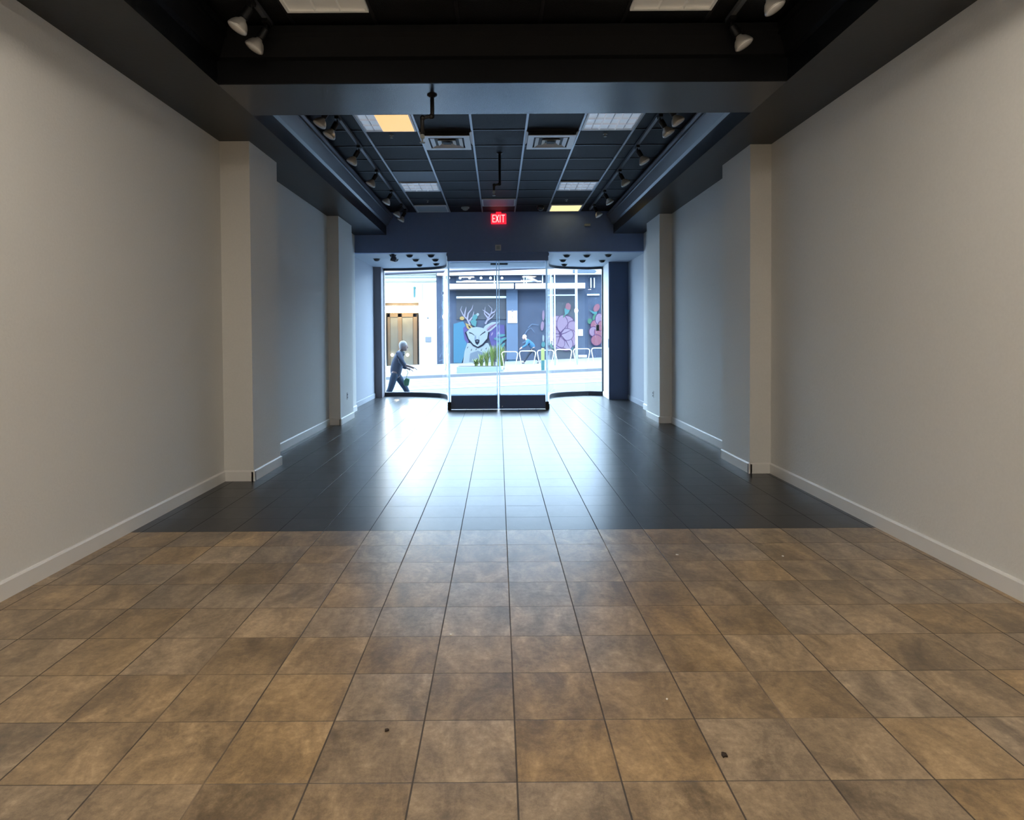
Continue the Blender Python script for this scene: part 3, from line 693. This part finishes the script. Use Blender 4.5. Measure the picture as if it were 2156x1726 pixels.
# painted picture, one thin layer over another
mm = ['lav2','deerw','deerg','deerk','lav','pur','pink','pinkd','rose','teal','org','aqua','grn','murwall','murlt']
mur = MB(); lay = [0]
def P_(m, pts):
    lay[0] += 1; mur.mi = mm.index(m); Y = YW-.05-lay[0]*.0008
    mur.prism([W(x,y,Y) for x,y in pts], (0,.0007,0))
def St(m, pts, w0, w1=None):
    w1 = w0 if w1 is None else w1; L=[]; R=[]; n=len(pts)
    for i,(x,y) in enumerate(pts):
        a=Vector(pts[max(i-1,0)]); b=Vector(pts[min(i+1,n-1)]); d=(b-a).normalized(); w=(w0+(w1-w0)*i/(n-1))/2
        L.append((x-d.y*w,y+d.x*w)); R.append((x+d.y*w,y-d.x*w))
    P_(m, L+R[::-1])
def El(m, cx, cy, rx, ry, rot=0, n=16):
    c,s=math.cos(rot),math.sin(rot)
    P_(m, [(cx+rx*math.cos(2*PI*k/n)*c-ry*math.sin(2*PI*k/n)*s, cy+rx*math.cos(2*PI*k/n)*s+ry*math.sin(2*PI*k/n)*c) for k in range(n)])
P_('aqua', [(955,682),(975,676),(985,692),(982,735),(972,764),(955,764)])
P_('pur', [(975,690),(990,680),(996,700),(985,724),(978,715)])
P_('pur', [(1024,700),(1040,682),(1062,684),(1064,712),(1056,726),(1046,742),(1036,730),(1030,712)])
for (x,y) in ((1036,703),(1044,712),(1038,690),(1050,700)): El('lav', x, y, 1.2, 4, .5)
# torso ruff
P_('deerw', [(984,722),(1028,722),(1036,740),(1034,764),(975,764),(978,740)])
P_('deerg', [(990,744),(1006,738),(1022,744),(1018,762),(988,762)])
for (x,y) in ((984,733),(992,738),(1002,737),(1013,738),(1023,735)): St('deerk', [(x,y),(x+2,y-4)], 1.6, .4)
for (x,y,l) in ((985,752,8),(994,756,6),(1007,755,7),(1018,752,8),(1028,752,8)): St('deerw', [(x,y+4),(x+2,y-l+4)], 2, .5)
# antlers
for path in ([(990,684),(984,672),(976,664),(970,652),(973,644)], [(984,672),(986,660),(994,650),(996,642)], [(978,667),(980,655),(982,646)], [(988,676),(996,666),(998,656)],
             [(1022,682),(1028,670),(1034,660),(1036,650),(1028,642)], [(1032,664),(1022,656),(1016,652)], [(1034,660),(1042,656),(1044,650)], [(1028,670),(1020,660),(1022,646)], [(1026,674),(1036,668),(1042,660)]):
    St('lav', path, 4.2, 1.0)
    St('deerw', path, 1.8, .6)
# ears
P_('org', [(980,680),(990,684),(998,692),(990,696),(983,690)]); P_('deerk', [(985,684),(990,687),(992,691),(988,690)])
P_('deerw', [(1016,694),(1022,685),(1036,678),(1050,678),(1046,686),(1034,696),(1024,702)])
P_('pink', [(1024,693),(1032,685),(1047,680),(1038,690),(1028,697)])
St('pinkd', [(1026,696),(1034,689),(1046,681)], 1.2)
El('org', 973, 670, 5, 4); El('teal', 1000, 668, 5, 7, .5); El('deerw', 1006, 662, 3, 3)
P_('teal', [(990,676),(998,670),(1004,676),(1002,688),(994,684)])
# face
P_('deerk', [(979,700),(990,692),(1016,692),(1031,700),(1027,716),(1018,727),(1007,733),(996,728),(986,716)])
P_('deerw', [(982,699),(992,690),(1004,688),(1016,690),(1028,698),(1026,712),(1016,724),(1006,730),(997,725),(987,713)])
P_('deerg', [(1000,706),(1008,706),(1010,716),(1004,720),(999,716)])
P_('deerw', [(1002,700),(1008,700),(1008,714),(1003,714)])
St('deerk', [(988,700),(994,702),(999,706)], 2.6, 1); St('deerk', [(1022,698),(1016,702),(1011,706)], 2.6, 1)
P_('deerk', [(1000,716),(1005,714),(1010,716),(1009,722),(1005,726),(1001,722)])
El('deerg', 1005, 718, 2, 1.2)
# leaves and blue shapes beside the deer
for (x,y,r) in ((1056,706,.7),(1060,714,.4),(1052,722,.2),(1058,728,-.1),(1048,714,1)): El('teal', x, y, 8, 3, r-.8)
P_('aqua', [(1068,744),(1086,742),(1090,752),(1086,763),(1070,762)]); El('teal', 1078, 752, 5, 4); El('deerw', 1084, 750, 1.5, 3)
for pth in ([(1100,712),(1110,695),(1118,690),(1126,700)], [(1112,690),(1120,682),(1134,684)], [(1100,722),(1112,716),(1124,722)]): St('murlt', pth, 2, 1)
El('pink', 1144, 664, 2.5, 11); El('pink', 1142, 686, 3.5, 10, .1); El('deerw', 1144, 712, 2, 7); El('teal', 1144, 725, 4, 6)
# big pink flower
for (x,y,r) in ((1160,683,.8),(1156,675,.5),(1162,694,1),(1158,704,1.3),(1160,724,.3),(1166,731,.6)): El('grn', x, y, 10, 3, r)
El('aqua', 1207, 705, 5, 26)
El('teal', 1202, 730, 5, 7)
fl = [(1178,680,16,15),(1190,678,17,14),(1204,690,12,13),(1172,705,14,16),(1196,712,12,17),(1180,722,16,12),(1170,692,9,12),(1192,722,11,13)]
fl = [(1172,676,13,11),(1192,676,15,11),(1205,690,11,14),(1168,690,11,14),(1168,708,12,15),(1204,712,10,17),(1192,724,14,14),(1176,722,13,13),(1184,682,11,18),(1194,704,13,12)]
for q_, (x,y,rx,ry) in enumerate(fl): El('pinkd', x, y, rx+1.3, ry+1.3); El('pink' if q_ % 3 else 'lav2', x, y, rx, ry)
for pth in ([(1180,703),(1172,690),(1166,680)], [(1180,703),(1190,690),(1196,682)], [(1181,704),(1192,700),(1204,694)], [(1180,704),(1192,718),(1198,730)], [(1180,704),(1176,718),(1172,728)], [(1179,703),(1168,702),(1162,698)]): St('pinkd', pth, 2.2, .7)
P_('pinkd', [(1160,716),(1168,724),(1178,730),(1192,733),(1188,737),(1174,734),(1162,726)])
St('lav', [(1164,724),(1174,731),(1186,737)], 3, 1.5)
St('grn', [(1186,668),(1190,662),(1194,654)], 2.5); P_('teal', [(1188,650),(1196,646),(1201,650),(1196,660),(1190,663)]); P_('rose', [(1192,640),(1197,637),(1202,643),(1201,652),(1195,652),(1190,648)])
# right flowers
P_('teal', [(1240,652),(1250,656),(1258,650),(1256,664),(1248,660)]); El('grn', 1252, 668, 4, 8, .3); El('grn', 1242, 676, 5, 6)
El('rose', 1256, 648, 6, 9, .5)
for (x,y,rx,ry,c) in (): pass
for (x,y,rx,ry,c) in ((1254,685,10,11,'rose'),(1262,672,8,12,'pink'),(1250,698,9,10,'pink'),(1262,700,10,12,'rose'),(1256,716,11,11,'rose'),(1268,686,9,11,'rose')): El('pinkd', x,y,rx+1.2,ry+1.2); El(c, x,y,rx,ry)
# left scribbles
for pth in ([(930,640),(934,655),(928,668)], [(924,690),(930,684),(934,694)], [(926,752),(930,742),(934,750)], [(924,760),(932,757),(936,762)]): St('murlt', pth, 2, 1)
mural = mur.build('mural_painting', [E[m] if m in E else M[m] for m in mm], b2)
mural['label'] = 'painted white deer with antlers, pink hibiscus and rosebuds'

# --- street furniture
def zfoot(px, py, Y): return at(px, py, Y)
# bike racks
def rack(x0, x1, Y, label):
    z0 = gz((x0+x1)/2)+.03+(Y-29)*.03; h = .86
    o = thing('bike_rack', label, 'bike rack', ((x0+x1)/2, Y, z0), 'row of tube bike racks across the street')
    pts = [(x0+.17,Y,z0),(x0+.045,Y,z0+h-.20),(x0+.03,Y,z0+h-.09),(x0+.07,Y,z0+h-.02),(x0+.14,Y,z0+h),(x1-.14,Y,z0+h),(x1-.07,Y,z0+h-.02),(x1-.03,Y,z0+h-.09),(x1-.045,Y,z0+h-.20),(x1-.17,Y,z0)]
    MB().tube(pts, .021, 10).build('hoop', E['racks'], o, smooth=True)
    for x, s in ((x0+.17,-1),(x1-.17,1)):
        MB().lathe([(.07,-.02),(.07,.012),(.04,.03),(.03,.06)], Matrix.Translation((x,Y,z0)), 12).build('foot_plate', E['racks'], o)
YR = 29.6
rx = [1055, 1092, 1130, 1168, 1206, 1244, 1282]
rl = ['nearest the planter', 'second from the planter', 'third from the planter', 'fourth from the planter', 'fifth from the planter', 'farthest from the planter']
for i in range(6):
    a0, a1 = at(rx[i], 770, YR).x, at(rx[i+1], 770, YR).x
    rack(a0+.01, a1-.01, YR, 'pale tube bike rack on the opposite kerb, %s' % rl[i])
# planter and plants
p0, p1 = at(962, 772, 29.4), at(1056, 788, 29.4)
zb = gz((p0.x+p1.x)/2)+.02
o = thing('planter', 'long pale blue-grey concrete planter on the opposite sidewalk', 'planter', ((p0.x+p1.x)/2, 29.5, zb))
MB().box(p0.x,p1.x,29.3,30.3,zb-.06,p0.z).build('trough', E['plant'], o, bevel=.02)
MB().box(p0.x+.06,p1.x-.06,29.36,30.24,p0.z-.03,p0.z+.005).build('soil', M['hole'], o)
pt = p0.z+.016
def blade(mb, x, y, z, h, lean, w, az):
    d = Vector((math.cos(az), math.sin(az), 0)); s = Vector((-d.y, d.x, 0)); n = 5; A=[]; B=[]
    for i in range(n+1):
        t = i/n; c = Vector((x,y,z)) + d*lean*t*t + Vector((0,0,h*(t-.25*t*t*lean/h if h else t))); ww = w*(1-t)**.6*(.6+.4*min(1,t*3))
        A.append(mb.bm.verts.new(c+s*ww/2)); B.append(mb.bm.verts.new(c-s*ww/2))
    for i in range(n): mb._f([A[i],A[i+1],B[i+1],B[i]])
for i, px in enumerate((1003, 1014, 1025, 1037, 1049, 1057)):
    x = at(px, 770, 29.8).x; h = [.42,.62,.85,1.0,1.1,.95][i]
    o = thing('spiky_plant', 'green spiky plant in the concrete planter, %s' % ['low one at the left end of the clump','second from left in the clump','third from left in the clump','fourth from left in the clump','tall one second from right','tall one at the right end'][i], 'plant', (x, 29.8, pt), 'spiky plants in the planter')
    for m, cnt in (('leaf', 44), ('leafy', 34)):
        mb = MB()
        for k in range(cnt): blade(mb, x+random.uniform(-.05,.05), 29.8+random.uniform(-.05,.05), pt-.01, h*random.uniform(.5,1.05), random.uniform(.03,.30), random.uniform(.045,.085), random.uniform(0,2*PI))
        mb.build('foliage' if m == 'leaf' else 'young_leaves', E[m], o)
for i, (px, r) in enumerate(((1042,0),(1062,0))):
    b = at(px, 768, 30.0); t_ = at(px, 728, 30.0)
    tag(MB().tube([(b.x,30.36,b.z-.3),(b.x,30.36,t_.z)], .03, 8).build('planter_stake', M['blackm']), 'dark thin stake %s behind the spiky plants' % ('left' if i == 0 else 'right'), 'stake')
# bollards
p = at(941, 757, 28.9); g = gz(p.x)
o = thing('bollard', 'yellow bollard on the opposite kerb left of the entry doors', 'bollard', (p.x, 29.1, g))
MB().lathe([(.06,0),(.06,.78),(.045,.82),(.01,.83)], Matrix.Translation((p.x,29.15,g+.02)), 16).build('post', E['yel'], o, smooth=False)
MB().lathe([(.09,0),(.09,.03),(.06,.05)], Matrix.Translation((p.x,29.15,g+.02)), 16).build('base_ring', E['yel'], o)
p = at(1144, 745, 28.9); g = gz(p.x)
o = thing('bollard', 'green sleeve bollard standing before the bike racks', 'bollard', (p.x, 29.2, g))
MB().lathe([(.075,0),(.075,.75),(.06,.78)], Matrix.Translation((p.x,29.2,g+.02)), 16).build('post', E['teal'], o)
MB().lathe([(.08,.45),(.08,.95),(.05,1.0)], Matrix.Translation((p.x,29.2,g+.02)), 16).build('sleeve', E['leafy'], o)
# poles
def pole(px, top, Y, r, label, lampz=None):
    p = at(px, top, Y); g = gz(p.x)+.03
    o = thing('street_pole', label, 'pole', (p.x, Y, g))
    MB().tube([(p.x,Y,g),(p.x,Y,p.z)], r, 12, rs=[r*1.15, r*.85]).build('shaft', E['pole'], o, smooth=True)
    MB().lathe([(r*2,0),(r*2,.05),(r*1.3,.12)], Matrix.Translation((p.x,Y,g))).build('base', E['pole'], o)
    if lampz: q = at(px, lampz, Y); MB().sphere((q.x,Y-.06,q.z), .075, (1,1,1.6)).build('lamp', E['dot'], o, smooth=True)
pole(1213, 560, 30.0, .06, 'pale street pole with a small warm lamp beyond right window', 654)
pole(1167.5, 560, 30.4, .03, 'thin pale pole left of the lamp pole beyond right window')
pole(936, 560, 30.0, .035, 'thin pale street pole beyond left window by the cream building', 667)
# overhead cable (dark band) across the street
mb = MB(); a0, a1 = at(780, 577, 19.0), at(1160, 563, 19.0)
mb.tube([(-28, 19.0, a0.z-(a0.x+28)*((a1.z-a0.z)/(a1.x-a0.x))), tuple(a0), tuple(a1), (28,19.0,a1.z+(28-a1.x)*((a1.z-a0.z)/(a1.x-a0.x)))], .045, 10)
tag(mb.build('overhead_cable', E['cable']), 'thick dark overhead cable slanting across the top of the windows', 'cable')

# ------------------------------------------------------------------ people
def skin(name, chains, m, parent, sub=1, root=None):
    """chains: list of [(point, radius), ...]; equal points merge"""
    me = bpy.data.meshes.new(name); vs = []; es = []; rs = []; idx = {}
    comps = []
    for ch in chains:
        last = None
        for p, r in ch:
            k = tuple(round(c, 4) for c in p)
            if k not in idx: idx[k] = len(vs); vs.append(p); rs.append(r)
            if last is not None and last != idx[k]: es.append((last, idx[k]))
            last = idx[k]
    me.from_pydata(vs, es, []); me.materials.append(m)
    o = bpy.data.objects.new(name, me); C.objects.link(o)
    o.parent = parent
    o.modifiers.new('skin', 'SKIN')
    if not me.skin_vertices: me.skin_vertices  # ensured below
    sk = me.skin_vertices[0].data if me.skin_vertices else None
    if sk:
        par = list(range(len(vs)))
        def fnd(i):
            while par[i] != i: i = par[i]
            return i
        for a, b in es: par[fnd(a)] = fnd(b)
        seen = set()
        for i, r in enumerate(rs):
            rr = r if isinstance(r, tuple) else (r, r)
            sk[i].radius = rr; c = fnd(i)
            sk[i].use_root = c not in seen; seen.add(c)
    s = o.modifiers.new('sub', 'SUBSURF'); s.levels = sub; s.render_levels = sub+1
    for mod in o.modifiers:
        if mod.type == 'SKIN': mod.use_smooth_shade = True
    return o

def person(loc, face, label, J, mats, extra=None):
    """J: joints in a local frame where +x is the walking direction, z up; mirrored by face=-1"""
    root = thing('person', label, 'person', loc)
    root.scale = (1,1,1)
    def V(p): return (p[0]*face, p[1], p[2])
    pel, ch, nk, hd = V(J['pelvis']), V(J['chest']), V(J['neck']), V(J['head'])
    chains = [[(pel,.12),(V(J['waist']),.115),(ch,.135),(nk,.058),((nk[0]*.6+hd[0]*.4, 0, nk[2]*.6+hd[2]*.4),.055)]]
    hands = []
    for s in ('l','r'):
        sh, el, wr = V(J['sh_'+s]), V(J['el_'+s]), V(J['wr_'+s]); hp, kn, an, to = [V(J[k+'_'+s]) for k in ('hip','knee','ankle','toe')]
        chains.append([(ch,.135),(sh,.065),(el,.042),(wr,.028)])
        d = (Vector(wr)-Vector(el)).normalized()
        palm = Vector(wr)+d*.06; side = Vector((0,1,0)); chains[-1].append((tuple(palm),(.038,.022)))
        for k in range(4):
            L = (.062,.072,.066,.05)[k]; b0 = palm + side*(k-1.5)*.017 + d*.01; b1 = b0+d*L*.5+Vector((0,0,-.006)); b2 = b1+d*L*.5*.8+Vector((0,0,-.018))
            hands.append([(tuple(b0),.0095),(tuple(b1),.0085),(tuple(b2),.0075)])
        b0 = Vector(wr)+d*.025+side*.02; b1 = b0+side*.03+d*.02; b2 = b1+d*.035
        hands.append([(tuple(b0),.011),(tuple(b1),.010),(tuple(b2),.008)])
        chains.append([(pel,.12),(hp,.085),(kn,.055),(an,.038),(to,.032)])
    body = skin('body', chains+hands, E['skin'], root)
    # head with face, as one mesh parented to the body
    mb = MB(); hx, hy, hz = hd
    mb.sphere((hx,hy,hz), .1, (.98,.76,1.18), 20)
    mb.sphere((hx+face*.035,hy,hz-.07), .055, (1,.9,.9), 12)                                 # jaw
    mb.lathe([(.004,.03),(.012,0),(.017,-.028),(.004,-.034)], Matrix.Translation((hx+face*.098,hy,hz-.012)), 8)   # nose
    for s in (-1,1):
        mb.sphere((hx-face*.005,hy+s*.078,hz-.01), .028, (.6,.3,1.1), 10)                   # ears
    h = mb.build('head', E['skin'], body, smooth=True)
    mb = MB()
    for s in (-1,1): mb.sphere((hx+face*.088,hy+s*.03,hz+.005), .011, (.6,1,.7), 8)
    mb.box(min(hx+face*.083,hx+face*.092),max(hx+face*.083,hx+face*.092),hy-.022,hy+.022,hz-.066,hz-.060)
    mb.build('face_features', M['slot'], h)
    mb = MB(); mb.sphere((hx-face*.014,hy,hz+.03), .104, (1,.84,1.02), 20)
    mb.sphere((hx-face*.045,hy,hz-.02), .08, (.8,.95,1), 14)
    hr = mb.build('hair', mats['hair'], root, smooth=True); hr.matrix_parent_inverse = Matrix()
    # jacket
    jch = [[(V(J['hem']),.135),(V(J['waist']),.175),(ch,.185),((nk[0]*.9+ch[0]*.1,0,nk[2]*.92+ch[2]*.08),.075)]]
    for s in ('l','r'):
        sh, el, wr = V(J['sh_'+s]), V(J['el_'+s]), V(J['wr_'+s])
        e = Vector(el).lerp(Vector(wr), mats.get('sleeve_'+s, .88))
        jch.append([(ch,.175),(sh,.088),(el,.064),(tuple(e),.05)])
    skin('jacket', jch, mats['jacket'], root)
    tch = []
    for s in ('l','r'):
        hp, kn, an = [V(J[k+'_'+s]) for k in ('hip','knee','ankle')]
        tch.append([(pel,.085),(hp,.105),(kn,.076),(an,.058)])
    skin('trousers', tch, mats['trousers'], root)
    for s in ('l','r'):
        an, to = V(J['ankle_'+s]), V(J['toe_'+s]); d = (Vector(to)-Vector(an)); 
        skin('shoe', [[((an[0]-face*.05,an[1],an[2]-.035),.045),((an[0]+face*.03,an[1],an[2]-.03),.05),(to,.038),((to[0]+face*.05,to[1],to[2]-.004),.028)]], mats['shoe'], root)
    return root
# man walking to the right close to the left window
Y1 = 16.0; q = at(853, 720, Y1); top = q.z; g1 = gz(q.x)
sc = top-g1   # standing height seen in the photo
k = sc/1.74
def J_(d, k): return {a: tuple(c*k for c in b) for a, b in d.items()}
walk = dict(pelvis=(-.10,0,.92), waist=(-.09,0,1.08), hem=(-.12,0,.78), chest=(-.03,0,1.33), neck=(.04,0,1.50), head=(.11,0,1.63),
 sh_l=(-.02,.19,1.40), el_l=(-.05,.25,1.12), wr_l=(.20,.24,1.02), sh_r=(.0,-.19,1.40), el_r=(.13,-.24,1.16), wr_r=(.36,-.22,1.08),
 hip_l=(-.10,.09,.88), knee_l=(.14,.10,.50), ankle_l=(.30,.10,.09), toe_l=(.44,.10,.05),
 hip_r=(-.12,-.09,.88), knee_r=(-.24,-.10,.48), ankle_r=(-.48,-.10,.13), toe_r=(-.38,-.10,.045))
man = person((q.x-.14, Y1, g1), 1, 'person in slate jacket and jeans striding right past the left window', J_(walk, k), dict(jacket=E['jk1'], trousers=E['jn1'], hair=E['hairg'], shoe=E['shoe'], sleeve_r=.35, hemr=.185))
# shirt collar patch
mb = MB(); mb.lathe([(.10,0),(.085,.06),(.075,.09)], Matrix.Translation((.03*k,0,1.42*k)) @ Matrix.Rotation(.4,4,'Y'), 16); c_ = mb.build('collar', E['collar'], None, smooth=True); c_.parent = man
# bag held in the near hand
bx, bz = man.location.x+.20*k, man.location.z+.62*k
bg = thing('carrier_bag', 'green carrier bag hanging from the hand of the person in slate jacket', 'bag', (bx+.04, Y1-.18, bz))
MB().prism([(bx-.05,Y1-.24,bz-.02),(bx+.06,Y1-.24,bz-.03),(bx+.09,Y1-.24,bz+.14),(bx+.0,Y1-.24,bz+.17),(bx-.06,Y1-.24,bz+.10)], (0,.09,0)).build('pouch', E['bag'], bg, bevel=.02)
MB().tube([(bx,Y1-.2,bz+.16),(bx+.05,Y1-.21,bz+.30),(bx+.02,Y1-.2,man.location.z+1.0*k)], .007, 6).build('strap', E['bag'], bg)
# person leaning forward walking left
Y2 = 33.5; q = at(1104, 705, Y2); g2 = gz(q.x)+.02+(Y2-29.05)*.0276; k2 = (q.z-g2)/1.58
lean = dict(pelvis=(-.22,0,.86), waist=(-.16,0,1.0), hem=(-.24,0,.82), chest=(.03,0,1.20), neck=(.17,0,1.34), head=(.27,0,1.46),
 sh_l=(.06,.19,1.25), el_l=(.16,.24,1.0), wr_l=(.40,.22,.90), sh_r=(.06,-.19,1.25), el_r=(.18,-.24,1.02), wr_r=(.44,-.2,.86),
 hip_l=(-.22,.09,.83), knee_l=(.06,.10,.50), ankle_l=(.30,.10,.09), toe_l=(.43,.10,.05),
 hip_r=(-.24,-.09,.83), knee_r=(-.30,-.10,.46), ankle_r=(-.55,-.10,.13), toe_r=(-.45,-.10,.05))
person((q.x+.27*k2, Y2, g2), -1, 'person with pale hair and blue jacket leaning forward, walking left by the mural', J_(lean, k2), dict(jacket=E['jk2'], trousers=E['tr2'], hair=E['hairb'], shoe=E['shoe']))

# ------------------------------------------------------------------ light
w = bpy.data.worlds.new('World'); S.world = w; w.use_nodes = True
bg = w.node_tree.nodes['Background']; bg.inputs[0].default_value = (.62,.81,1,1); bg.inputs[1].default_value = 17.5
sun = bpy.data.lights.new('sun', 'SUN'); sun.energy = 5.0; sun.angle = .1; sun.color = (1,.96,.9)
so = bpy.data.objects.new('sun', sun); C.objects.link(so); so.rotation_euler = (math.radians(52), 0, math.radians(-12))

# ------------------------------------------------------------------ camera
cam = bpy.data.cameras.new('camera'); co = bpy.data.objects.new('camera', cam); C.objects.link(co)
cam.sensor_width = 36; cam.lens = 36*F/2156; cam.clip_start = .05; cam.clip_end = 200
PT = math.radians(1.17)
co.matrix_world = Matrix.Translation((0,0,H)) @ (Matrix.Rotation(PI/2-PT, 4, 'X') @ Matrix.Rotation(-ROLL, 4, 'Z'))
cam.shift_x = 29/2156; cam.shift_y = -(863-705-F*math.tan(PT))/2156
S.camera = co
vs = S.view_settings; vs.view_transform = 'Standard'; vs.look = 'None'; vs.gamma = 1; vs.exposure = 0; vs.use_curve_mapping = False
